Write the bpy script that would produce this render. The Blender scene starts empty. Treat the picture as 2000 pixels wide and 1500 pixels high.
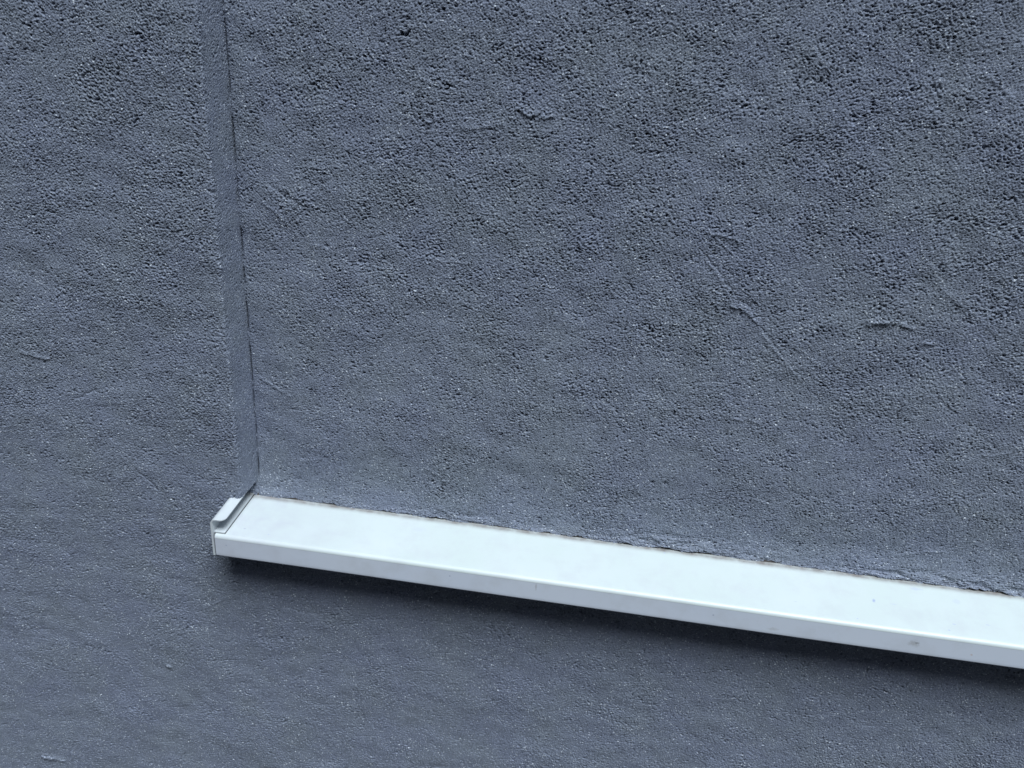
import bpy, bmesh, math
import numpy as np
from mathutils import Vector, Matrix

scene = bpy.context.scene
C = scene.collection

# ------------------------------------------------------------------ camera
CAM = (0.394536, -0.759540, 0.542902)
YAW, PITCH, ROLL, FPX = -0.1215277, 0.4215218, 0.0624410, 1624.787
cy, sy, cp, sp = math.cos(YAW), math.sin(YAW), math.cos(PITCH), math.sin(PITCH)
fwd = Vector((sy*cp, cy*cp, -sp))
right = Vector((cy, -sy, 0.0))
up = right.cross(fwd)
r2 = math.cos(ROLL)*right + math.sin(ROLL)*up
u2 = -math.sin(ROLL)*right + math.cos(ROLL)*up
cam_data = bpy.data.cameras.new("camera")
cam_data.sensor_width = 36.0
cam_data.lens = 36.0*FPX/2000.0
cam_data.clip_start = 0.02
cam_data.clip_end = 500.0
cam = bpy.data.objects.new("camera", cam_data)
C.objects.link(cam)
m = Matrix.Identity(4)
for i in range(3):
    m[i][0], m[i][1], m[i][2], m[i][3] = r2[i], u2[i], -fwd[i], CAM[i]
cam.matrix_world = m
scene.camera = cam

# ------------------------------------------------------------------ sky, sun, exposure
OPP_H = 4.4
SUN_EL, SUN_AZ = math.radians(64), math.radians(149)     # compass-style azimuth the light comes from (+Y = 0, clockwise)
world = bpy.data.worlds.new("World")
scene.world = world
world.use_nodes = True
wn = world.node_tree
bg = wn.nodes["Background"]
sky = wn.nodes.new("ShaderNodeTexSky")
sky.sky_type = 'NISHITA'
sky.sun_disc = False
sky.sun_elevation = SUN_EL
sky.sun_rotation = SUN_AZ
sky.air_density = 1.0
sky.dust_density = 1.5
wn.links.new(sky.outputs[0], bg.inputs[0])
bg.inputs[1].default_value = 0.05

sun_data = bpy.data.lights.new("sun", 'SUN')
sun_data.energy = 5.0
sun_data.angle = math.radians(30)
sun_data.color = (0.84, 0.93, 1.0)
sun = bpy.data.objects.new("sun", sun_data)
C.objects.link(sun)
sd = Vector((math.sin(SUN_AZ)*math.cos(SUN_EL), math.cos(SUN_AZ)*math.cos(SUN_EL), math.sin(SUN_EL)))
sun.rotation_euler = sd.to_track_quat('Z', 'Y').to_euler()
sun.location = (0, -3, 4)

scene.view_settings.view_transform = 'Standard'
scene.view_settings.look = 'None'
scene.view_settings.exposure = 0.0
scene.view_settings.gamma = 1.0

# ------------------------------------------------------------------ dimensions (metres)
D = 0.03975        # depth of the niche
P = 0.04073        # how far the sill stands out of the wall
ZT = 0.0215        # top of the end cap above the sill plate
S = 0.0599         # fall of the sill
XW = 0.0167        # end cap's outer face
FH = 0.025         # front lip height
NW, NH = 1.52, 1.38   # niche width and height
GROUND = -0.92
R_ARR = 0.0024     # rounding of the plaster edge
def slope(y): return -S*(D - y)

# ------------------------------------------------------------------ material helpers
def new_mat(name):
    mt = bpy.data.materials.new(name)
    mt.use_nodes = True
    nt = mt.node_tree
    return mt, nt, nt.nodes["Principled BSDF"]
def N(nt, typ, **kw):
    n = nt.nodes.new(typ)
    for k, v in kw.items():
        if k.startswith('i_'):
            n.inputs[int(k[2:])].default_value = v
        else:
            setattr(n, k, v)
    return n
def math_node(nt, op, a, b=None, clamp=False):
    n = nt.nodes.new("ShaderNodeMath"); n.operation = op; n.use_clamp = clamp
    for i, v in enumerate((a, b)):
        if v is None: continue
        if isinstance(v, (int, float)): n.inputs[i].default_value = v
        else: nt.links.new(v, n.inputs[i])
    return n.outputs[0]
def noise(nt, vec, scale, detail=2.0, rough=0.5):
    n = nt.nodes.new("ShaderNodeTexNoise")
    n.inputs["Scale"].default_value = scale
    n.inputs["Detail"].default_value = detail
    n.inputs["Roughness"].default_value = rough
    nt.links.new(vec, n.inputs["Vector"])
    return n.outputs["Fac"]
def ramp(nt, fac, stops):
    n = nt.nodes.new("ShaderNodeValToRGB")
    e = n.color_ramp.elements
    e[0].position, e[0].color = stops[0][0], stops[0][1]
    e[1].position, e[1].color = stops[-1][0], stops[-1][1]
    for p_, c_ in stops[1:-1]:
        x = e.new(p_); x.color = c_
    nt.links.new(fac, n.inputs[0])
    return n.outputs[0]
def mix(nt, fac, a, b, mode='MIX'):
    n = nt.nodes.new("ShaderNodeMix"); n.data_type = 'RGBA'; n.blend_type = mode
    for s_, v in ((0, fac), (6, a), (7, b)):
        if isinstance(v, (int, float, tuple)): n.inputs[s_].default_value = v
        else: nt.links.new(v, n.inputs[s_])
    return n.outputs[2]
def g(v): return (v, v, v, 1)

def plaster_material(name, base=(0.216, 0.243, 0.308)):
    mt, nt, b = new_mat(name)
    tc = nt.nodes.new("ShaderNodeTexCoord").outputs["Object"]
    big = noise(nt, tc, 14, 4, 0.6)
    mid = noise(nt, tc, 70, 3, 0.55)
    fine = noise(nt, tc, 420, 3, 0.7)
    b0 = base
    cool = (b0[0]*0.985, b0[1]*0.985, b0[2]*1.03, 1)
    warm = (b0[0]*1.01, b0[1]*1.015, b0[2]*0.98, 1)
    col = mix(nt, ramp(nt, big, [(0.35, g(0)), (0.65, g(1))]), cool, warm)
    col = mix(nt, 1.0, col, ramp(nt, mid, [(0.3, g(0.95)), (0.7, g(1.05))]), 'MULTIPLY')
    col = mix(nt, 1.0, col, ramp(nt, fine, [(0.3, g(0.72)), (0.7, g(1.28))]), 'MULTIPLY')
    # pale quartz grains, their glints painted in as near-white colour
    clump = ramp(nt, noise(nt, tc, 30, 3, 0.6), [(0.35, g(0.25)), (0.7, g(1))])
    for sc_, th_, cr_, am_ in ((950, 0.91, 0.75, 0.8), (620, 0.968, 0.62, 1.0)):
        vo = N(nt, "ShaderNodeTexVoronoi", feature='F1')
        vo.inputs["Scale"].default_value = sc_
        nt.links.new(tc, vo.inputs["Vector"])
        sep = nt.nodes.new("ShaderNodeSeparateColor"); nt.links.new(vo.outputs["Color"], sep.inputs[0])
        rare = math_node(nt, 'GREATER_THAN', sep.outputs[0], th_)
        core = math_node(nt, 'LESS_THAN', vo.outputs["Distance"], math_node(nt, 'MULTIPLY', sep.outputs[1], cr_))
        grain_glint = math_node(nt, 'MULTIPLY', math_node(nt, 'MULTIPLY', rare, core), clump)
        col = mix(nt, math_node(nt, 'MULTIPLY', grain_glint, am_), col, (0.86, 0.91, 0.97, 1))
    nt.links.new(col, b.inputs["Base Color"])
    b.inputs["Roughness"].default_value = 0.72
    rg = math_node(nt, 'SUBTRACT', 0.74, math_node(nt, 'MULTIPLY', grain_glint, 0.4))
    nt.links.new(rg, b.inputs["Roughness"])
    b.inputs["Specular IOR Level"].default_value = 0.42
    bp = nt.nodes.new("ShaderNodeBump")
    bp.inputs["Strength"].default_value = 0.75
    bp.inputs["Distance"].default_value = 0.0019
    f2 = noise(nt, tc, 700, 3, 0.7)
    nt.links.new(f2, bp.inputs["Height"])
    nt.links.new(bp.outputs[0], b.inputs["Normal"])
    return mt

MAT_PLASTER = plaster_material("grey_plaster")

def simple_mat(name, col, rough=0.6, metal=0.0, nscale=200, namp=0.12, bump=0.0003):
    mt, nt, b = new_mat(name)
    tc = nt.nodes.new("ShaderNodeTexCoord").outputs["Object"]
    n = noise(nt, tc, nscale, 4, 0.6)
    c = mix(nt, 1.0, (*col, 1), ramp(nt, n, [(0.3, g(1-namp)), (0.7, g(1+namp))]), 'MULTIPLY')
    nt.links.new(c, b.inputs["Base Color"])
    b.inputs["Roughness"].default_value = rough
    b.inputs["Metallic"].default_value = metal
    bp = nt.nodes.new("ShaderNodeBump"); bp.inputs["Strength"].default_value = 0.5
    bp.inputs["Distance"].default_value = bump
    nt.links.new(n, bp.inputs["Height"]); nt.links.new(bp.outputs[0], b.inputs["Normal"])
    return mt

def coated_metal(name, spots=(), dirt_rear=True, base=(0.555, 0.615, 0.60)):
    """white powder-coated sheet, faint orange peel, dust and scuffs at given places"""
    mt, nt, b = new_mat(name)
    tc = nt.nodes.new("ShaderNodeTexCoord").outputs["Object"]
    sepx = nt.nodes.new("ShaderNodeSeparateXYZ"); nt.links.new(tc, sepx.inputs[0])
    n1 = noise(nt, tc, 9, 5, 0.6)
    n2 = noise(nt, tc, 60, 4, 0.6)
    n3 = noise(nt, tc, 900, 2, 0.6)
    col = mix(nt, ramp(nt, n1, [(0.4, g(0)), (0.75, g(0.35))]), (*base, 1), (0.66, 0.69, 0.73, 1))
    n4 = noise(nt, tc, 28, 6, 0.7)
    col = mix(nt, ramp(nt, n4, [(0.48, g(0)), (0.70, g(0.42))]), col, (0.50, 0.52, 0.55, 1))
    # dust film gathers toward the left end
    xl = math_node(nt, 'MULTIPLY', math_node(nt, 'SUBTRACT', 0.16, sepx.outputs[0]), 5.5, True)
    xl = math_node(nt, 'MULTIPLY', xl, ramp(nt, n2, [(0.25, g(0.25)), (0.7, g(1))]))
    col = mix(nt, math_node(nt, 'MULTIPLY', xl, 0.62, True), col, (0.47, 0.48, 0.54, 1))
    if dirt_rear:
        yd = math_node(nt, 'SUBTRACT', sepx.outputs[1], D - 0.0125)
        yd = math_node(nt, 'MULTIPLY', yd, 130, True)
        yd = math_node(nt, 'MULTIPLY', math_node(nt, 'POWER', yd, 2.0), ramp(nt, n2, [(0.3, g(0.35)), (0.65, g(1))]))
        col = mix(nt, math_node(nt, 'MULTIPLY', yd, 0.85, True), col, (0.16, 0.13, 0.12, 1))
    # fine specks everywhere
    vo = N(nt, "ShaderNodeTexVoronoi", feature='F1'); vo.inputs["Scale"].default_value = 75
    nt.links.new(tc, vo.inputs["Vector"])
    sc = nt.nodes.new("ShaderNodeSeparateColor"); nt.links.new(vo.outputs["Color"], sc.inputs[0])
    sp_ = math_node(nt, 'MULTIPLY', math_node(nt, 'GREATER_THAN', sc.outputs[0], 0.90),
                    math_node(nt, 'LESS_THAN', vo.outputs["Distance"], math_node(nt, 'MULTIPLY', sc.outputs[1], 0.085)))
    col = mix(nt, math_node(nt, 'MULTIPLY', sp_, 0.7), col, (0.36, 0.40, 0.50, 1))
    for (x, y, z, rx, ry, rz, rot, colr, amt, nsc, thr) in spots:
        mp = nt.nodes.new("ShaderNodeMapping"); mp.vector_type = 'TEXTURE'
        mp.inputs["Location"].default_value = (x, y, z)
        mp.inputs["Rotation"].default_value = (0, rot if rot and rz > ry else 0, rot if ry >= rz else 0)
        mp.inputs["Scale"].default_value = (rx, ry, rz)
        nt.links.new(tc, mp.inputs["Vector"])
        ln = nt.nodes.new("ShaderNodeVectorMath"); ln.operation = 'LENGTH'
        nt.links.new(mp.outputs[0], ln.inputs[0])
        f = math_node(nt, 'SUBTRACT', 1.0, ln.outputs["Value"], True)
        nn = noise(nt, tc, nsc, 3, 0.65)
        f = math_node(nt, 'MULTIPLY', math_node(nt, 'SUBTRACT', math_node(nt, 'ADD', f, nn), thr), 3.0, True)
        f = math_node(nt, 'MULTIPLY', f, math_node(nt, 'LESS_THAN', ln.outputs["Value"], 1.3))
        col = mix(nt, math_node(nt, 'MULTIPLY', f, amt), col, colr)
    nt.links.new(col, b.inputs["Base Color"])
    rr = ramp(nt, n2, [(0.3, g(0.34)), (0.7, g(0.48))])
    nt.links.new(rr, b.inputs["Roughness"])
    bp = nt.nodes.new("ShaderNodeBump"); bp.inputs["Strength"].default_value = 0.12
    bp.inputs["Distance"].default_value = 0.0002
    nt.links.new(n3, bp.inputs["Height"]); nt.links.new(bp.outputs[0], b.inputs["Normal"])
    return mt

# ------------------------------------------------------------------ object helpers
def tag(o, label=None, cat=None, group=None, kind=None):
    if label: o["label"] = label
    if cat: o["category"] = cat
    if group: o["group"] = group
    if kind: o["kind"] = kind
    return o
def empty(name, loc=(0, 0, 0)):
    o = bpy.data.objects.new(name, None); o.location = loc; o.empty_display_size = 0.05
    C.objects.link(o); return o
def link_mesh(name, me, mat, parent=None):
    me.materials.append(mat)
    o = bpy.data.objects.new(name, me); C.objects.link(o)
    if parent is not None:
        o.parent = parent
        o.matrix_parent_inverse = Matrix.Translation(-Vector(parent.location))
    return o
def grid_mesh(name, V, keep=None):
    """V: (nj, ni, 3) vertex array; keep: (nj-1, ni-1) bool of the quads to keep"""
    nj, ni = V.shape[:2]
    idx = np.arange(nj*ni, dtype=np.int32).reshape(nj, ni)
    q = np.stack([idx[:-1, :-1], idx[:-1, 1:], idx[1:, 1:], idx[1:, :-1]], -1)
    if keep is None: q = q.reshape(-1, 4)
    else: q = q[keep]
    used = np.zeros(nj*ni, bool); used[q.ravel()] = True
    remap = np.cumsum(used, dtype=np.int32) - 1
    verts = V.reshape(-1, 3)[used].astype(np.float32)
    q = remap[q].astype(np.int32)
    me = bpy.data.meshes.new(name)
    me.vertices.add(len(verts)); me.vertices.foreach_set("co", verts.ravel())
    me.loops.add(q.size); me.loops.foreach_set("vertex_index", q.ravel())
    me.polygons.add(len(q))
    me.polygons.foreach_set("loop_start", np.arange(0, q.size, 4, dtype=np.int32))
    me.update(calc_edges=True)
    me.shade_smooth()
    return me
def box_bm(bm, x0, x1, y0, y1, z0, z1):
    vs = [bm.verts.new((x, y, z)) for x in (x0, x1) for y in (y0, y1) for z in (z0, z1)]
    for f in ((0, 1, 3, 2), (4, 6, 7, 5), (0, 4, 5, 1), (2, 3, 7, 6), (0, 2, 6, 4), (1, 5, 7, 3)):
        bm.faces.new([vs[i] for i in f])
def bm_obj(name, bm, mat, parent=None, smooth=False):
    bmesh.ops.recalc_face_normals(bm, faces=bm.faces[:])
    me = bpy.data.meshes.new(name); bm.to_mesh(me); bm.free()
    if smooth: me.shade_smooth()
    return link_mesh(name, me, mat, parent)

# ------------------------------------------------------------------ plaster relief
STEP = 0.0006
NT = 2048
TILE = STEP*NT
_kx = np.fft.fftfreq(NT, STEP)[None, :]
_kz = np.fft.fftfreq(NT, STEP)[:, None]
def band(rng, lx, lz, bw=0.45, ang=0.0):
    """band-passed periodic noise of unit deviation; lx, lz: feature wavelengths in metres"""
    c, s = math.cos(ang), math.sin(ang)
    k = np.sqrt(((c*_kx + s*_kz)*lx)**2 + ((-s*_kx + c*_kz)*lz)**2) + 1e-9
    F = np.exp(-(np.log(k)/bw)**2)
    F[0, 0] = 0
    w = rng.standard_normal((NT, NT)).astype(np.float32)
    n = np.fft.ifft2(np.fft.fft2(w)*F).real
    return (n/n.std()).astype(np.float32)
def sample(T, u, v):
    """bilinear look-up of a periodic tile at metres u, v"""
    fu, fv = u/STEP, v/STEP
    iu, iv = np.floor(fu), np.floor(fv)
    a, b = (fu-iu).astype(np.float32), (fv-iv).astype(np.float32)
    i0 = iu.astype(np.int64) % NT; j0 = iv.astype(np.int64) % NT
    i1 = (i0+1) % NT; j1 = (j0+1) % NT
    return (T[j0, i0]*(1-a) + T[j0, i1]*a)*(1-b) + (T[j1, i0]*(1-a) + T[j1, i1]*a)*b
def sstep(a, b, x):
    t = np.clip((x-a)/(b-a), 0, 1); return t*t*(3-2*t)

class Relief:
    def __init__(self, seed):
        r = np.random.default_rng(seed)
        self.low = band(r, 0.17, 0.13, 0.5)
        self.wx = band(r, 0.13, 0.10, 0.5)
        self.und = band(r, 0.060, 0.042, 0.6)
        gA = band(r, 0.0078, 0.0029, 0.85, -0.04)
        gB = band(r, 0.0060, 0.0026, 0.85, 0.30)
        gC = band(r, 0.0060, 0.0026, 0.85, -0.42)
        self.fl = lambda gr: np.where(gr > 0.0, 0.28*gr, np.where(gr < -1.2, -1.2 + 1.5*(gr+1.2), gr))
        self.gA, self.gB, self.gC = gA, gB, gC
        self.grit = self.fl(0.75*gA + 0.6*gB)
        self.fine = band(r, 0.0026, 0.0017, 0.5)
        self.swA = band(r, 0.16, 0.0075, 0.6, -0.42)
        self.swB = band(r, 0.13, 0.0070, 0.6, 0.22)
        self.dots = sstep(2.05, 2.6, band(r, 0.0050, 0.0038, 0.4))
        self.clus = band(r, 0.085, 0.045, 0.6)
        self.sand = sstep(0.9, 1.7, band(r, 0.0026, 0.0023, 0.4))
        self.dirm = band(r, 0.20, 0.16, 0.5)
        pa = band(r, 0.0060, 0.0036, 0.5, 0.1)
        pb = band(r, 0.022, 0.015, 0.6)
        pit = pa + 0.6*pb
        pit /= pit.std()
        self.pit = sstep(1.70, 2.15, pit)
        dr = band(r, 0.026, 0.0050, 0.5, 0.0)
        self.drag = np.clip(dr - 1.4, 0, 1.0)
    def height(self, u, v, zone, fade):
        """height in metres out of the wall; zone 0 smooth .. 1 rough; fade 1 where the grid is fine"""
        low = sample(self.low, u, v); wx = sample(self.wx, u, v)
        zn = np.clip(zone + 0.15*low, 0.0, 0.95)
        uu = u + 0.0007*sample(self.und, u, v)
        vv = v + 0.0020*wx + 0.0005*sample(self.und, u+0.3, v+0.2)
        h = 0.00028*low + 0.00018*sample(self.und, u, v)
        dm = sample(self.dirm, u, v)
        wb = np.clip(0.5+0.9*dm, 0, 1); wc = np.clip(0.5-0.9*dm, 0, 1)
        gr = 0.55*sample(self.gA, uu, vv) + (wb*sample(self.gB, uu, vv) + wc*sample(self.gC, uu, vv))*0.85
        gg = (self.fl(gr)+0.25)*(0.00020 + 0.00054*zn)
        ff = sample(self.fine, uu, vv)*(0.00030 + 0.00018*zn) + sample(self.sand, uu, vv)*(0.00030 + 0.00012*zn)
        cl = np.clip(0.48 + 0.42*sample(self.clus, u, v), 0.0, 1.3)
        gg = gg*(0.48 + 0.58*cl)
        pp = -cl*sample(self.pit, uu, vv)*0.0044*(0.35 + 0.85*zn)
        dd = sample(self.drag, uu, vv)*0.0004*(0.3 + 0.7*zn)
        gg = gg + wc*np.clip(sample(self.swA, u, v)-1.3, 0, 1)*0.00014 - wb*np.clip(sample(self.swB, u, v)-1.4, 0, 1)*0.00030
        pp = pp - sample(self.dots, uu, vv)*0.0036
        return h + (gg + ff + pp + dd)*fade

def axis(lo, flo, fhi, hi, step, grow=1.12, cap=0.05, extra=()):
    mid = np.arange(round((fhi-flo)/step)+1)*step + flo
    def run(start, end):
        out, x, s_ = [], start, step
        d_ = 1 if end > start else -1
        while abs(end-x) > s_*1.5:
            s_ = min(s_*grow, cap); x += d_*s_; out.append(x)
        if abs(end-start) > 1e-9: out.append(end)
        return out
    a = sorted(set([round(float(v), 6) for v in list(mid) + run(flo, lo) + run(fhi, hi)]))
    a = np.array(a)
    for e in extra:                      # snap nearest line onto e
        a[np.argmin(abs(a-e))] = e
    return a
def fade_of(ax, nominal):
    s_ = np.gradient(ax)
    return np.clip(1.35 - s_/nominal*0.25, 0, 1).astype(np.float32)

def seg_bump(h, u, v, p0, p1, w, amp, taper=True, skew=0.0):
    """raise (or cut) a streak from p0 to p1 of half-width w"""
    dx, dz = p1[0]-p0[0], p1[1]-p0[1]; L = math.hypot(dx, dz)
    t = ((u-p0[0])*dx + (v-p0[1])*dz)/L
    n = -(u-p0[0])*dz/L + (v-p0[1])*dx/L
    n = n + 0.0007*sample(rel_a.grit, u, v) + 0.0008*sample(rel_a.und, u*1.5, v*1.5)
    amp = amp*np.clip(0.85 + 0.35*sample(rel_b.grit, u*0.6, v*0.6), 0, 1.5)
    along = sstep(-0.001, 0.002, t)*(1-sstep(L-0.002, L+0.001, t))
    prof = np.exp(-(n/w)**2)
    if skew: prof = np.where(n < 0, np.exp(-(n/(w*0.35))**2), np.exp(-(n/(w*skew))**2))
    return h + amp*along*prof
def blob(h, u, v, c, rx, rz, amp, k=2):
    return h + amp*np.exp(-(((u-c[0])/rx)**2 + ((v-c[1])/rz)**2)**(k/2.0))

def local(fn, h, u, v, c, rad):
    """apply fn only in the box of radius rad round c"""
    js = np.where((v[:, 0] > c[1]-rad) & (v[:, 0] < c[1]+rad))[0]
    is_ = np.where((u[0] > c[0]-rad) & (u[0] < c[0]+rad))[0]
    if len(js) < 2 or len(is_) < 2: return h
    sl = (slice(js[0], js[-1]+1), slice(is_[0], is_[-1]+1))
    h[sl] = fn(h[sl], u[sl], v[sl])
    return h

rel_a, rel_b = Relief(11), Relief(29)
FS = 0.00068
A_LEN = math.pi*R_ARR/4
X_E = -R_ARR + R_ARR*math.sin(math.pi/4)     # where face meets reveal on the rounded arris

wall = empty("building_facade", (0, 0, GROUND))
tag(wall, "dark blue grey roughly plastered facade with a shallow recessed panel", "facade")

# --- outer face -------------------------------------------------------------
Z_B = -0.006
XN = -XW + 0.0012                            # notch for the end cap
xs = axis(-1.6, -0.43, 0.93, 3.0, FS, extra=(XN,))
xs = np.unique(np.concatenate([xs[(xs < -R_ARR-0.0003) | (xs > 0.0003)], np.linspace(-R_ARR, X_E, 5)]))
zs_up = axis(ZT, ZT, 0.545, 2.1, FS, extra=())
zs_up = np.unique(np.concatenate([zs_up, [NH]]))
zs_lo = np.unique(np.concatenate([axis(GROUND, -0.505, Z_B, Z_B, FS), np.linspace(Z_B, ZT-slope(0)*0, 36)]))
zs = np.unique(np.round(np.concatenate([zs_lo, zs_up]), 6))
U, V = np.meshgrid(xs, zs)
fade = np.outer(fade_of(zs, FS), fade_of(xs, FS))
zone = 0.34 + 0.28*sstep(0.02, 0.35, V) + 0.22*np.exp(-((U+0.05)/0.06)**2)*sstep(0.0, 0.1, V)
zone = zone - 0.06*(1-sstep(-0.16, -0.02, V)) - 0.12*sstep(0.15, 0.7, U)
zone = zone + 0.22*np.exp(-(((U+0.10)/0.13)**2 + ((V+0.08)/0.05)**2))
arris = sstep(-0.0055, -0.0002, U - X_E)*(V > Z_B)*(U <= 0)
h = rel_a.height(U - X_E, V, zone, fade)
edge_w = (sample(rel_b.grit, V*0+0.2, V*0.25)*0.00015 + sample(rel_b.und, V*0+0.5, V*0.9)*0.00022 + np.clip(sample(rel_a.pit, V*0+0.7, V*0.5), 0, 1)*-0.0012)
edge_z = edge_w[:, 0]
h += arris*edge_w*fade
# marks one can pick out on the face
h = local(lambda a, u, v: seg_bump(a, u, v, (-0.335, -0.459), (-0.298, -0.457), 0.0045, 0.0028, skew=1.2), h, U, V, (-0.316, -0.458), 0.04)
h = local(lambda a, u, v: blob(blob(a, u, v, (-0.119, -0.2505), 0.0040, 0.0030, 0.0020, 3), u, v, (-0.122, -0.2525), 0.0016, 0.0012, -0.0022), h, U, V, (-0.119, -0.251), 0.02)
h = local(lambda a, u, v: blob(blob(a, u, v, (-0.309, -0.203), 0.0032, 0.0032, 0.0012), u, v, (-0.309, -0.202), 0.002, 0.002, -0.0013), h, U, V, (-0.309, -0.202), 0.02)
h = local(lambda a, u, v: seg_bump(a, u, v, (-0.242, 0.171), (-0.205, 0.166), 0.0022, 0.0014, skew=1.3), h, U, V, (-0.222, 0.168), 0.04)
h = local(lambda a, u, v: seg_bump(a, u, v, (-0.125, 0.042), (-0.100, 0.016), 0.0011, -0.0011), h, U, V, (-0.112, 0.03), 0.03)
h = local(lambda a, u, v: seg_bump(a, u, v, (-0.06, -0.147), (-0.03, -0.125), 0.0018, 0.0006), h, U, V, (-0.045, -0.136), 0.03)
h = local(lambda a, u, v: seg_bump(a, u, v, (0.04, -0.128), (0.085, -0.131), 0.0014, -0.0008), h, U, V, (0.062, -0.13), 0.04)
h = local(lambda a, u, v: seg_bump(a, u, v, (-0.185, 0.12), (-0.158, 0.138), 0.0014, -0.0010), h, U, V, (-0.17, 0.13), 0.03)
# position on the rounded arris
roundm = (V > Z_B + 1e-5) & (U > -R_ARR) & (U <= 0)
sn = np.clip((U + R_ARR)/R_ARR, 0, 1)*roundm
cs = np.sqrt(1 - sn**2)
px = U + h*sn
py = (R_ARR - R_ARR*cs) - h*cs
# plaster above the end cap's flange follows its slope, slightly ragged
pz = V.copy()
j0 = int(np.argmin(abs(zs - ZT)))
rag = 0.0009*np.sin(xs*700) + 0.0006*np.sin(xs*1900+2)
pz[j0, :] = np.where((xs > XN-1e-6) & (xs < 0.001), ZT + slope(0.0) - 0.0004 + np.minimum(rag, 0.0009), pz[j0, :])
zc = 0.5*(zs[1:]+zs[:-1])[:, None]; xc = 0.5*(xs[1:]+xs[:-1])[None, :]
keep = ~((zc > Z_B) & (zc < NH) & (xc > X_E) & (xc < NW))
keep &= ~((zc > Z_B) & (zc < ZT) & (xc > XN) & (xc <= X_E))
face = link_mesh("wall_face", grid_mesh("wall_face", np.stack([px, py, pz], -1), keep), MAT_PLASTER, wall)
Hface = h; ie = int(np.argmin(abs(xs - X_E)))

# --- left reveal ---------------------------------------------------------------
ss = np.unique(np.concatenate([np.linspace(0, A_LEN, 5), np.arange(A_LEN+FS, A_LEN + (D-R_ARR) + 0.009, FS)]))
zr = zs[(zs >= ZT-1e-6) & (zs <= NH+1e-6)]
SS, ZZ = np.meshgrid(ss, zr)
fr = np.repeat(fade_of(zs, FS)[(zs >= ZT-1e-6) & (zs <= NH+1e-6)][:, None], len(ss), 1)
zone_edge = (0.34 + 0.28*sstep(0.02, 0.35, ZZ) + 0.22*sstep(0.0, 0.1, ZZ)*np.exp(-((X_E+0.05)/0.06)**2))
blend = sstep(0, 0.009, SS)
zone_r = zone_edge*(1-blend) + 0.22*blend
hr = rel_a.height(SS, ZZ, zone_r, fr)
hr = hr + edge_z[(zs >= ZT-1e-6) & (zs <= NH+1e-6)][:, None]*fr*(1-blend)
hr = hr*(1 - 0.35*blend)
# soft lengthwise float marks
th = math.pi/4 + SS/R_ARR
th = np.minimum(th, math.pi/2)
inarc = SS <= A_LEN + 1e-7
X0 = np.where(inarc, -R_ARR + R_ARR*np.sin(th), 0.0)
Y0 = np.where(inarc, R_ARR - R_ARR*np.cos(th), R_ARR + (SS - A_LEN))
px = X0 + hr*np.sin(th) + 0.0020*np.clip((SS-A_LEN)/D, 0, 1); py = Y0 - hr*np.cos(th); pz = ZZ.copy()
rag = 0.0007*np.sin(ss*800+1) + 0.0004*np.sin(ss*2300)
pz[0, :] = ZT + slope(Y0[0]) - 0.0004 + rag
link_mesh("reveal", grid_mesh("reveal", np.stack([px, py, pz], -1)), MAT_PLASTER, wall)

# --- recessed panel ------------------------------------------------------------
xp = axis(-0.0136, -0.0136, 0.90, NW+0.004, FS)
zp = axis(0.0002, 0.0002, 0.585, NH+0.004, FS)
U, V = np.meshgrid(xp, zp)
fade = np.outer(fade_of(zp, FS), fade_of(xp, FS))
zone = 0.28 + 0.32*sstep(0.05, 0.42, V)
zone -= 0.38*(1-sstep(0.0, 0.10, U))
zone += 0.16*np.exp(-(((U-0.25)/0.13)**2 + ((V-0.42)/0.10)**2))
zone += 0.10*np.exp(-(((U-0.72)/0.08)**2 + ((V-0.36)/0.20)**2))
zone += 0.14*np.exp(-(((U-0.42)/0.12)**2 + ((V-0.28)/0.07)**2))
zone -= 0.20*np.exp(-(((U-0.12)/0.10)**2 + ((V-0.05)/0.06)**2))
h = rel_b.height(U, V, zone, fade)
def add(fn, c, rad):
    global h
    h = local(fn, h, U, V, c, rad)
# scrapes and ridges seen in the middle of the panel
add(lambda a, u, v: seg_bump(a, u, v, (0.505, 0.2955), (0.537, 0.2765), 0.0026, 0.0017, skew=1.1), (0.52, 0.286), 0.04)
add(lambda a, u, v: seg_bump(a, u, v, (0.478, 0.335), (0.505, 0.302), 0.0016, 0.0005), (0.49, 0.318), 0.04)
add(lambda a, u, v: seg_bump(a, u, v, (0.540, 0.268), (0.596, 0.215), 0.0020, 0.0006), (0.57, 0.24), 0.06)
add(lambda a, u, v: seg_bump(a, u, v, (0.468, 0.348), (0.612, 0.198), 0.0009, -0.0008), (0.54, 0.273), 0.09)
add(lambda a, u, v: seg_bump(a, u, v, (0.655, 0.262), (0.790, 0.170), 0.0012, -0.0006), (0.72, 0.216), 0.09)
add(lambda a, u, v: seg_bump(a, u, v, (0.566, 0.262), (0.610, 0.235), 0.0018, 0.0005), (0.59, 0.25), 0.05)
add(lambda a, u, v: seg_bump(a, u, v, (0.636, 0.2885), (0.664, 0.2900), 0.0032, 0.0020, skew=1.3), (0.65, 0.289), 0.04)
add(lambda a, u, v: seg_bump(a, u, v, (0.666, 0.2885), (0.680, 0.2880), 0.0022, 0.0018, skew=1.3), (0.673, 0.288), 0.03)
add(lambda a, u, v: blob(a, u, v, (0.697, 0.2745), 0.0050, 0.0022, 0.0015, 2), (0.697, 0.274), 0.03)
add(lambda a, u, v: seg_bump(seg_bump(a, u, v, (0.284, 0.4605), (0.300, 0.4530), 0.0024, 0.0017, skew=1.8), u, v, (0.300, 0.4530), (0.322, 0.4550), 0.0024, 0.0015, skew=1.8), (0.303, 0.456), 0.04)
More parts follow.
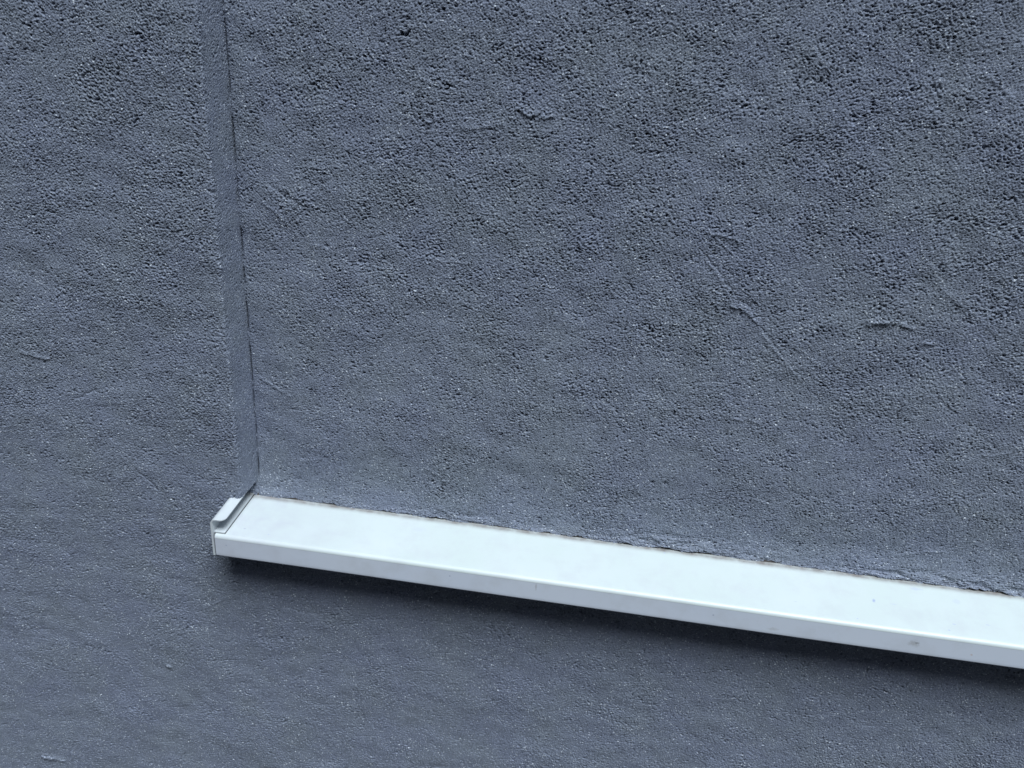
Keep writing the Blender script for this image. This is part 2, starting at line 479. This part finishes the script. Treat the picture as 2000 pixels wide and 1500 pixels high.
add(lambda a, u, v: seg_bump(a, u, v, (0.190, 0.3105), (0.246, 0.3085), 0.0014, 0.0005), (0.218, 0.31), 0.05)
def ring(a, u, v):
    rr = np.hypot(u-0.2035, (v-0.4465)*1.1)
    return a + 0.0013*np.exp(-((rr-0.0046)/0.0011)**2) - 0.0006*np.exp(-(rr/0.003)**2)
add(ring, (0.2035, 0.4465), 0.02)
add(lambda a, u, v: seg_bump(a, u, v, (0.664, 0.350), (0.760, 0.286), 0.0026, 0.0005), (0.71, 0.318), 0.08)
add(lambda a, u, v: seg_bump(a, u, v, (0.700, 0.365), (0.800, 0.298), 0.0026, -0.0004), (0.75, 0.33), 0.08)
add(lambda a, u, v: seg_bump(a, u, v, (0.040, 0.372), (0.082, 0.345), 0.0018, -0.0010), (0.06, 0.36), 0.05)
add(lambda a, u, v: seg_bump(a, u, v, (0.030, 0.352), (0.055, 0.333), 0.0016, 0.0008), (0.043, 0.342), 0.04)
for c in ((0.457, 0.085), (0.471, 0.0862), (0.305, 0.034), (0.133, 0.30), (0.098, 0.313)):
    add(lambda a, u, v, c=c: blob(a, u, v, c, 0.0022, 0.0020, -0.0022, 3), c, 0.02)
rr_ = np.random.default_rng(5)
for k in range(60):                     # stray trowel strokes
    c = (rr_.uniform(0.03, 0.95), rr_.uniform(0.03, 0.62)); an = rr_.uniform(-0.75, 0.25); L = rr_.uniform(0.008, 0.045)
    am = rr_.uniform(0.0003, 0.0009)*(1 if rr_.random() < 0.6 else -1); w_ = rr_.uniform(0.0010, 0.0020)
    p0 = (c[0]-math.cos(an)*L/2, c[1]-math.sin(an)*L/2); p1 = (c[0]+math.cos(an)*L/2, c[1]+math.sin(an)*L/2)
    add(lambda a, u, v: seg_bump(a, u, v, p0, p1, w_, am), c, L/2+0.01)
# crumbly, layered plaster where the panel comes down to the sill
tn = lambda fu, fv, T: sample(T, fu, fv)
crumb_zone = (0.22 + 0.9*np.exp(-((U-0.50)/0.10)**2) + 0.9*sstep(0.64, 0.74, U) + 0.5*np.exp(-((U-0.235)/0.04)**2))
edge = np.exp(-(V/0.016)**2)
layer = 0.7*tn(U*0.4+0.3, V*1.2, rel_a.grit) + 0.9*tn(U*1.3+0.1, V*2.6, rel_a.und)
h += edge*crumb_zone*(0.0013*np.clip(layer, -1.6, 0.5) + 0.0006)*fade
h += 0.0016*np.exp(-(V/0.007)**2)*(0.5+0.5*crumb_zone)
# trowel fillet and crack in the corner by the reveal
crk = tn(U*0.4+0.4, V*0.9, rel_b.und)*0.8 + tn(U+0.4, V*0.4, rel_b.grit)*0.5
h += (0.0075*(1-np.exp(-np.abs(U)/0.026)) - 0.0015*np.exp(-np.abs(U)/0.022))*sstep(0.0, 0.12, V)
h -= 0.0050*(1-np.exp(-np.maximum(V, 0)/0.06))
h -= np.clip(0.0030+0.0016*crk, 0.0004, 0.006)*np.exp(-((U-0.0022)/0.0014)**2)*(U > -0.004)
pz = V.copy()
gx = tn(xp*0.5, xp*0+0.11, rel_b.grit)
gx2 = tn(xp*1.1, xp*0+0.31, rel_b.und)
gap = 0.0013 + np.clip(0.0009*gx, -0.0008, 0.002) + np.clip(0.0013*gx2, 0, 0.003)
low_rows = np.exp(-(V/0.004)**2)
pz = V + low_rows*gap[None, :]
# the panel comes out to meet the sill plate that runs under it
link_mesh("recessed_panel", grid_mesh("recessed_panel", np.stack([U, D - h, pz], -1)), MAT_PLASTER, wall)

# --- dirty mortar joint behind the lower edge of the panel ------------------------
MAT_JOINT = simple_mat("dirty_mortar", (0.070, 0.062, 0.058), 0.9, 0, 260, 0.4, 0.001)
xj = axis(-0.0016, -0.0016, 0.90, NW, 0.0012)
tj = np.linspace(0, 1, 6)
XJ, TJ = np.meshgrid(xj, tj)
wob = tn(XJ*0.8, TJ*0.004, rel_a.und)
yj = D - 0.0005 + TJ*0.0035 - 0.0007*np.clip(wob, -1, 1.5)*(1-TJ)
zj = 0.00015 + slope(D-0.001) + np.sin(TJ*math.pi/2)*0.0070
link_mesh("mortar_joint", grid_mesh("mortar_joint", np.stack([XJ, yj, zj], -1)), MAT_JOINT, wall)

# --- far reveal, head of the niche and the masonry behind the render -----------------
def plain_grid(name, origin, du, dv, nu, nv, nrm, off=0.0):
    a = np.linspace(0, 1, nu)[None, :, None]; b_ = np.linspace(0, 1, nv)[:, None, None]
    o = np.array(origin)[None, None]; pts = o + a*np.array(du) + b_*np.array(dv)
    L1, L2 = np.linalg.norm(du), np.linalg.norm(dv)
    uu = (a*L1)[..., 0] + 0*b_[..., 0]; vv = (b_*L2)[..., 0] + 0*a[..., 0]
    hh = sample(rel_b.und, uu+off, vv)*0.0003
    return grid_mesh(name, pts + hh[..., None]*np.array(nrm))
link_mesh("reveal", plain_grid("reveal", (NW+0.0005, 0, 0.0), (0, D+0.004, 0), (0, 0, NH), 20, 500, (-1, 0, 0)), MAT_PLASTER, wall)
link_mesh("niche_head", plain_grid("niche_head", (0, 0, NH), (NW, 0, 0), (0, D+0.004, 0), 500, 20, (0, 0, -1), 0.4), MAT_PLASTER, wall)
bm = bmesh.new()
box_bm(bm, -1.6, 3.0, D+0.012, 0.34, GROUND, 2.1)
box_bm(bm, -1.6, -0.022, 0.007, D+0.0118, GROUND, 2.1)
box_bm(bm, NW+0.022, 3.0, 0.007, D+0.0118, GROUND, 2.1)
box_bm(bm, -0.0218, NW+0.0218, 0.007, D+0.0118, GROUND, -0.03)
box_bm(bm, -0.0218, NW+0.0218, 0.007, D+0.0118, NH+0.006, 2.1)
bm_obj("masonry_core", bm, simple_mat("masonry", (0.22, 0.21, 0.2)), wall)

# ------------------------------------------------------------------ window sill
BLUE = (0.42, 0.46, 0.60, 1); GRIME = (0.30, 0.29, 0.28, 1)
Y = lambda y: y
top_spots = [
    (0.700, -0.0014, 0, 0.0035, 0.0060, 0.1, 0.5, (0.30, 0.35, 0.55, 1), 0.75, 500, 1.0),
    (0.719, -0.0030, 0, 0.0080, 0.0016, 0.1, -0.4, BLUE, 0.6, 400, 1.0),
    (0.749, 0.0272, 0, 0.0130, 0.0045, 0.1, 0.0, BLUE, 0.40, 200, 0.85),
    (0.787, 0.0150, 0, 0.0090, 0.0075, 0.1, 0.0, BLUE, 0.25, 220, 0.9),
    (0.773, -0.0217, 0, 0.0040, 0.0012, 0.1, -0.3, BLUE, 0.8, 300, 0.9),
    (0.766, -0.0319, 0, 0.0022, 0.0012, 0.1, 0.0, BLUE, 0.9, 300, 0.85),
    (0.808, -0.0160, 0, 0.0042, 0.0014, 0.1, 0.0, BLUE, 0.7, 300, 0.9),
    (0.676, -0.0331, 0, 0.0020, 0.0013, 0.1, 0.0, BLUE, 0.9, 300, 0.85),
    (0.204, 0.0150, 0, 0.0180, 0.0100, 0.1, 0.3, (0.5, 0.53, 0.62, 1), 0.30, 160, 0.95),
    (0.015, -0.0246, 0, 0.0034, 0.0024, 0.1, 0.3, (0.36, 0.36, 0.46, 1), 0.6, 400, 0.95),
    (0.044, -0.0289, 0, 0.0016, 0.0010, 0.1, 0.0, BLUE, 0.9, 300, 0.85),
    (0.481, 0.0314, 0, 0.0018, 0.0016, 0.1, 0.0, BLUE, 0.8, 300, 0.85),
    (0.614, -0.0198, 0, 0.0042, 0.0010, 0.1, -0.7, (0.38, 0.42, 0.5, 1), 0.5, 400, 1.0),
]
lip_spots = [
    (0.732, -P, -0.0175, 0.0120, 0.1, 0.0080, 0.0, GRIME, 0.45, 320, 0.95),
    (0.735, -P, -0.0165, 0.0060, 0.1, 0.0035, 0.0, (0.12, 0.12, 0.13, 1), 0.7, 600, 1.08),
    (0.346, -P, -0.0130, 0.0022, 0.1, 0.0090, 0.0, GRIME, 0.40, 300, 0.95),
    (0.594, -P, -0.0240, 0.0120, 0.1, 0.0040, 0.0, (0.4, 0.4, 0.38, 1), 0.35, 300, 0.95),
    (0.789, -P, -0.0215, 0.0020, 0.1, 0.0020, 0.0, (0.5, 0.33, 0.26, 1), 0.5, 300, 0.85),
]
MAT_TOP = coated_metal("coated_sheet_top", top_spots)
MAT_LIP = coated_metal("coated_sheet_front", lip_spots, dirt_rear=False, base=(0.61, 0.655, 0.74))  # same paint as the plate; bluish reflected light is put into this base
MAT_CAP = coated_metal("coated_end_cap", (), dirt_rear=True, base=(0.60, 0.65, 0.645))

sill = empty("metal_ledge", (0, 0, slope(0)))
tag(sill, "long white coated metal ledge with folded front lip below the recessed panel", "ledge")

X_L, X_R = -XW + 0.0036, NW + 0.0125
def extrude_profile(name, prof, mat, x0, x1, nx, thick, wave=0.00025):
    """prof: list of (y, z) in sill coordinates, z measured from the sloping plate; made a sheet of real thickness"""
    xs_ = np.linspace(x0, x1, nx)
    pr = np.array(prof)
    d_ = np.gradient(pr, axis=0); d_ /= np.linalg.norm(d_, axis=1)[:, None]
    nr = np.stack([d_[:, 1], -d_[:, 0]], 1)           # inward side of the sheet
    back = pr + nr*thick
    loop = np.concatenate([pr, back[::-1], pr[:1]])
    w = wave*(np.sin(xs_*7.3+0.5) + 0.5*np.sin(xs_*17.1))
    V_ = np.zeros((nx, len(loop), 3))
    V_[..., 0] = xs_[:, None]; V_[..., 1] = loop[None, :, 0]
    V_[..., 2] = loop[None, :, 1] + slope(loop[None, :, 0]) + w[:, None]*sstep(0, 0.06, D-loop[:, 0])[None, :]
    me = grid_mesh(name, V_)
    bm_ = bmesh.new(); bm_.from_mesh(me)
    bmesh.ops.remove_doubles(bm_, verts=bm_.verts[:], dist=1e-7)
    bmesh.ops.holes_fill(bm_, edges=[e for e in bm_.edges if e.is_boundary], sides=0)
    bmesh.ops.recalc_face_normals(bm_, faces=bm_.faces[:])
    for e in bm_.edges:
        if len(e.link_faces) == 2 and e.calc_face_angle(0) > 0.7: e.smooth = False
    bm_.to_mesh(me); bm_.free()
    return link_mesh(name, me, mat, sill)
RN = 0.0030
nose = [(-P+RN - RN*math.sin(t), -RN + RN*math.cos(t)) for t in np.linspace(0, math.pi*0.5, 12)]
flat = [(y, 0.0) for y in np.linspace(D+0.008, -P+RN, 24)[:-1]]
extrude_profile("sill_plate", flat + nose, MAT_TOP, X_L, X_R, 120, 0.0014)
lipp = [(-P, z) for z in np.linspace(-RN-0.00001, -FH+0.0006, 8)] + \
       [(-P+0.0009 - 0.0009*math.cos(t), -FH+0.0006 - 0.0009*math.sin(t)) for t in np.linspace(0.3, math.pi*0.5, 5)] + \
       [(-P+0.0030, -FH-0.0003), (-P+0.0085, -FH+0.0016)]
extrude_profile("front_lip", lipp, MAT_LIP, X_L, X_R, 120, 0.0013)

MAT_GASKET = simple_mat("black_gasket", (0.035, 0.03, 0.03), 0.8)
def end_cap(mirror=False):
    root = empty("end_cap", (0, 0, 0)); root.parent = sill
    root.matrix_parent_inverse = Matrix.Translation(-Vector(sill.location))
    sx = (lambda x: x) if not mirror else (lambda x: NW - x)
    ys = np.linspace(-P-0.0012, D+0.006, 40)
    TW, TF = 0.0021, 0.0010
    def make(name, outline, t_side):
        """closed outline in (x, z) swept in depth"""
        bm_ = bmesh.new(); rings = []
        for y in ys:
            rings.append([bm_.verts.new((sx(x), y, z + slope(y))) for x, z in outline])
        n_ = len(outline)
        for a_, b_ in zip(rings[:-1], rings[1:]):
            for i in range(n_): bm_.faces.new((a_[i], a_[(i+1) % n_], b_[(i+1) % n_], b_[i]))
        bm_.faces.new(rings[0]); bm_.faces.new(rings[-1])
        return bm_
    R1 = 0.0062
    # web with the corner rolling over into the top flange
    out = [(-XW, -FH-0.0008), (-XW, ZT-R1)]
    out += [(-XW+R1-R1*math.cos(t), ZT-R1+R1*math.sin(t)) for t in np.linspace(0.15, math.pi/2, 9)]
    inn = [(-XW+R1, ZT-TF)]
    inn += [(-XW+R1-(R1-TW)*math.sin(t), ZT-TF-(R1-TW)*(1-math.cos(t))) for t in np.linspace(0.2, math.pi/2, 6)]
    inn += [(-XW+TW, -FH-0.0008)]
    b1 = make("web", out + inn, 0)
    web = bm_obj("web", b1, MAT_CAP, root)
    # top flange, its free front corner rounded in plan
    bm_ = bmesh.new()
    x0, x1 = -XW+R1, 0.0001
    plan = [(x0, D+0.006), (x0, -P-0.0012)]
    rc = 0.0062
    for t in np.linspace(0, math.pi/2, 12):
        plan.append((x1-rc+rc*math.sin(t), -P-0.0012+rc*1.25*(1-math.cos(t))))
    plan.append((x1, D+0.006))
    top_ = [bm_.verts.new((sx(x), y, ZT + slope(y))) for x, y in plan]
    bot_ = [bm_.verts.new((sx(x), y, ZT-TF + slope(y))) for x, y in plan]
    bm_.faces.new(top_); bm_.faces.new(bot_[::-1])
    for i in range(len(plan)):
        j = (i+1) % len(plan); bm_.faces.new((top_[i], top_[j], bot_[j], bot_[i]))
    bm_obj("top_flange", bm_, MAT_CAP, root)
    # black gasket squeezed out under the lower flange
    bm_ = bmesh.new()
    plan = [(-XW+TW+0.0001, D+0.004), (-XW+TW+0.0001, -P+0.0026), (-0.0022, -P+0.0026), (-0.0020, D+0.004)]
    top_ = [bm_.verts.new((sx(x), y, 0.00215 + slope(y))) for x, y in plan]
    bot_ = [bm_.verts.new((sx(x), y, 0.0001 + slope(y))) for x, y in plan]
    bm_.faces.new(top_); bm_.faces.new(bot_[::-1])
    for i in range(4):
        j = (i+1) % 4; bm_.faces.new((top_[i], top_[j], bot_[j], bot_[i]))
    bm_obj("gasket", bm_, MAT_GASKET, root)
    # lower flange lying on the sill plate
    bm_ = bmesh.new()
    plan = [(-XW+TW+0.00005, D+0.004), (-XW+TW+0.00005, -P+0.0022), (-0.0026, -P+0.0022), (-0.0026, D+0.004)]
    top_ = [bm_.verts.new((sx(x), y, 0.0036 + slope(y))) for x, y in plan]
    bot_ = [bm_.verts.new((sx(x), y, 0.0022 + slope(y))) for x, y in plan]
    bm_.faces.new(top_); bm_.faces.new(bot_[::-1])
    for i in range(4):
        j = (i+1) % 4; bm_.faces.new((top_[i], top_[j], bot_[j], bot_[i]))
    bm_obj("lower_flange", bm_, MAT_CAP, root)
end_cap(); end_cap(True)

# ------------------------------------------------------------------ pavement
mt, nt, b = new_mat("pavement_concrete")
tc = nt.nodes.new("ShaderNodeTexCoord").outputs["Object"]
n = noise(nt, tc, 3, 6, 0.6)
nt.links.new(ramp(nt, n, [(0.3, (0.05, 0.05, 0.052, 1)), (0.7, (0.085, 0.085, 0.085, 1))]), b.inputs["Base Color"])
b.inputs["Roughness"].default_value = 0.9
bm = bmesh.new()
q_ = [bm.verts.new(v) for v in ((-150, -150, GROUND), (150, -150, GROUND), (150, 150, GROUND), (-150, 150, GROUND))]
bm.faces.new(q_)
tag(bm_obj("pavement", bm, mt), kind="structure")

# ------------------------------------------------------------------ unseen house added across the street to shut out the low sky
MAT_OPP = simple_mat("opposite_render", (0.16, 0.155, 0.15), 0.9, 0, 6, 0.15, 0.002)
MAT_PANE = simple_mat("window_glass", (0.03, 0.035, 0.04), 0.12, 0, 3, 0.1, 0.0001)
opp = empty("sky_blocking_house", (0, -5.0, GROUND))
tag(opp, kind="structure")
bm = bmesh.new(); box_bm(bm, -9, 11, -9.0, -5.0, GROUND, OPP_H)
bm_obj("wall", bm, MAT_OPP, opp)
bm = bmesh.new(); box_bm(bm, -9.3, 11.3, -9.3, -4.7, OPP_H+0.002, OPP_H+0.22)
bm_obj("roof", bm, MAT_OPP, opp)
for zf in (0.1, 2.9):
    for k in range(6):
        x = -7.5 + k*3.1
        bm = bmesh.new(); box_bm(bm, x-0.08, x+1.28, -4.997, -4.94, zf-0.08, zf+1.48)
        fr_ = bm_obj("window", bm, MAT_CAP, opp)
        bm = bmesh.new(); box_bm(bm, x, x+1.2, -4.938, -4.93, zf, zf+1.4)
        bm_obj("pane", bm, MAT_PANE, fr_)
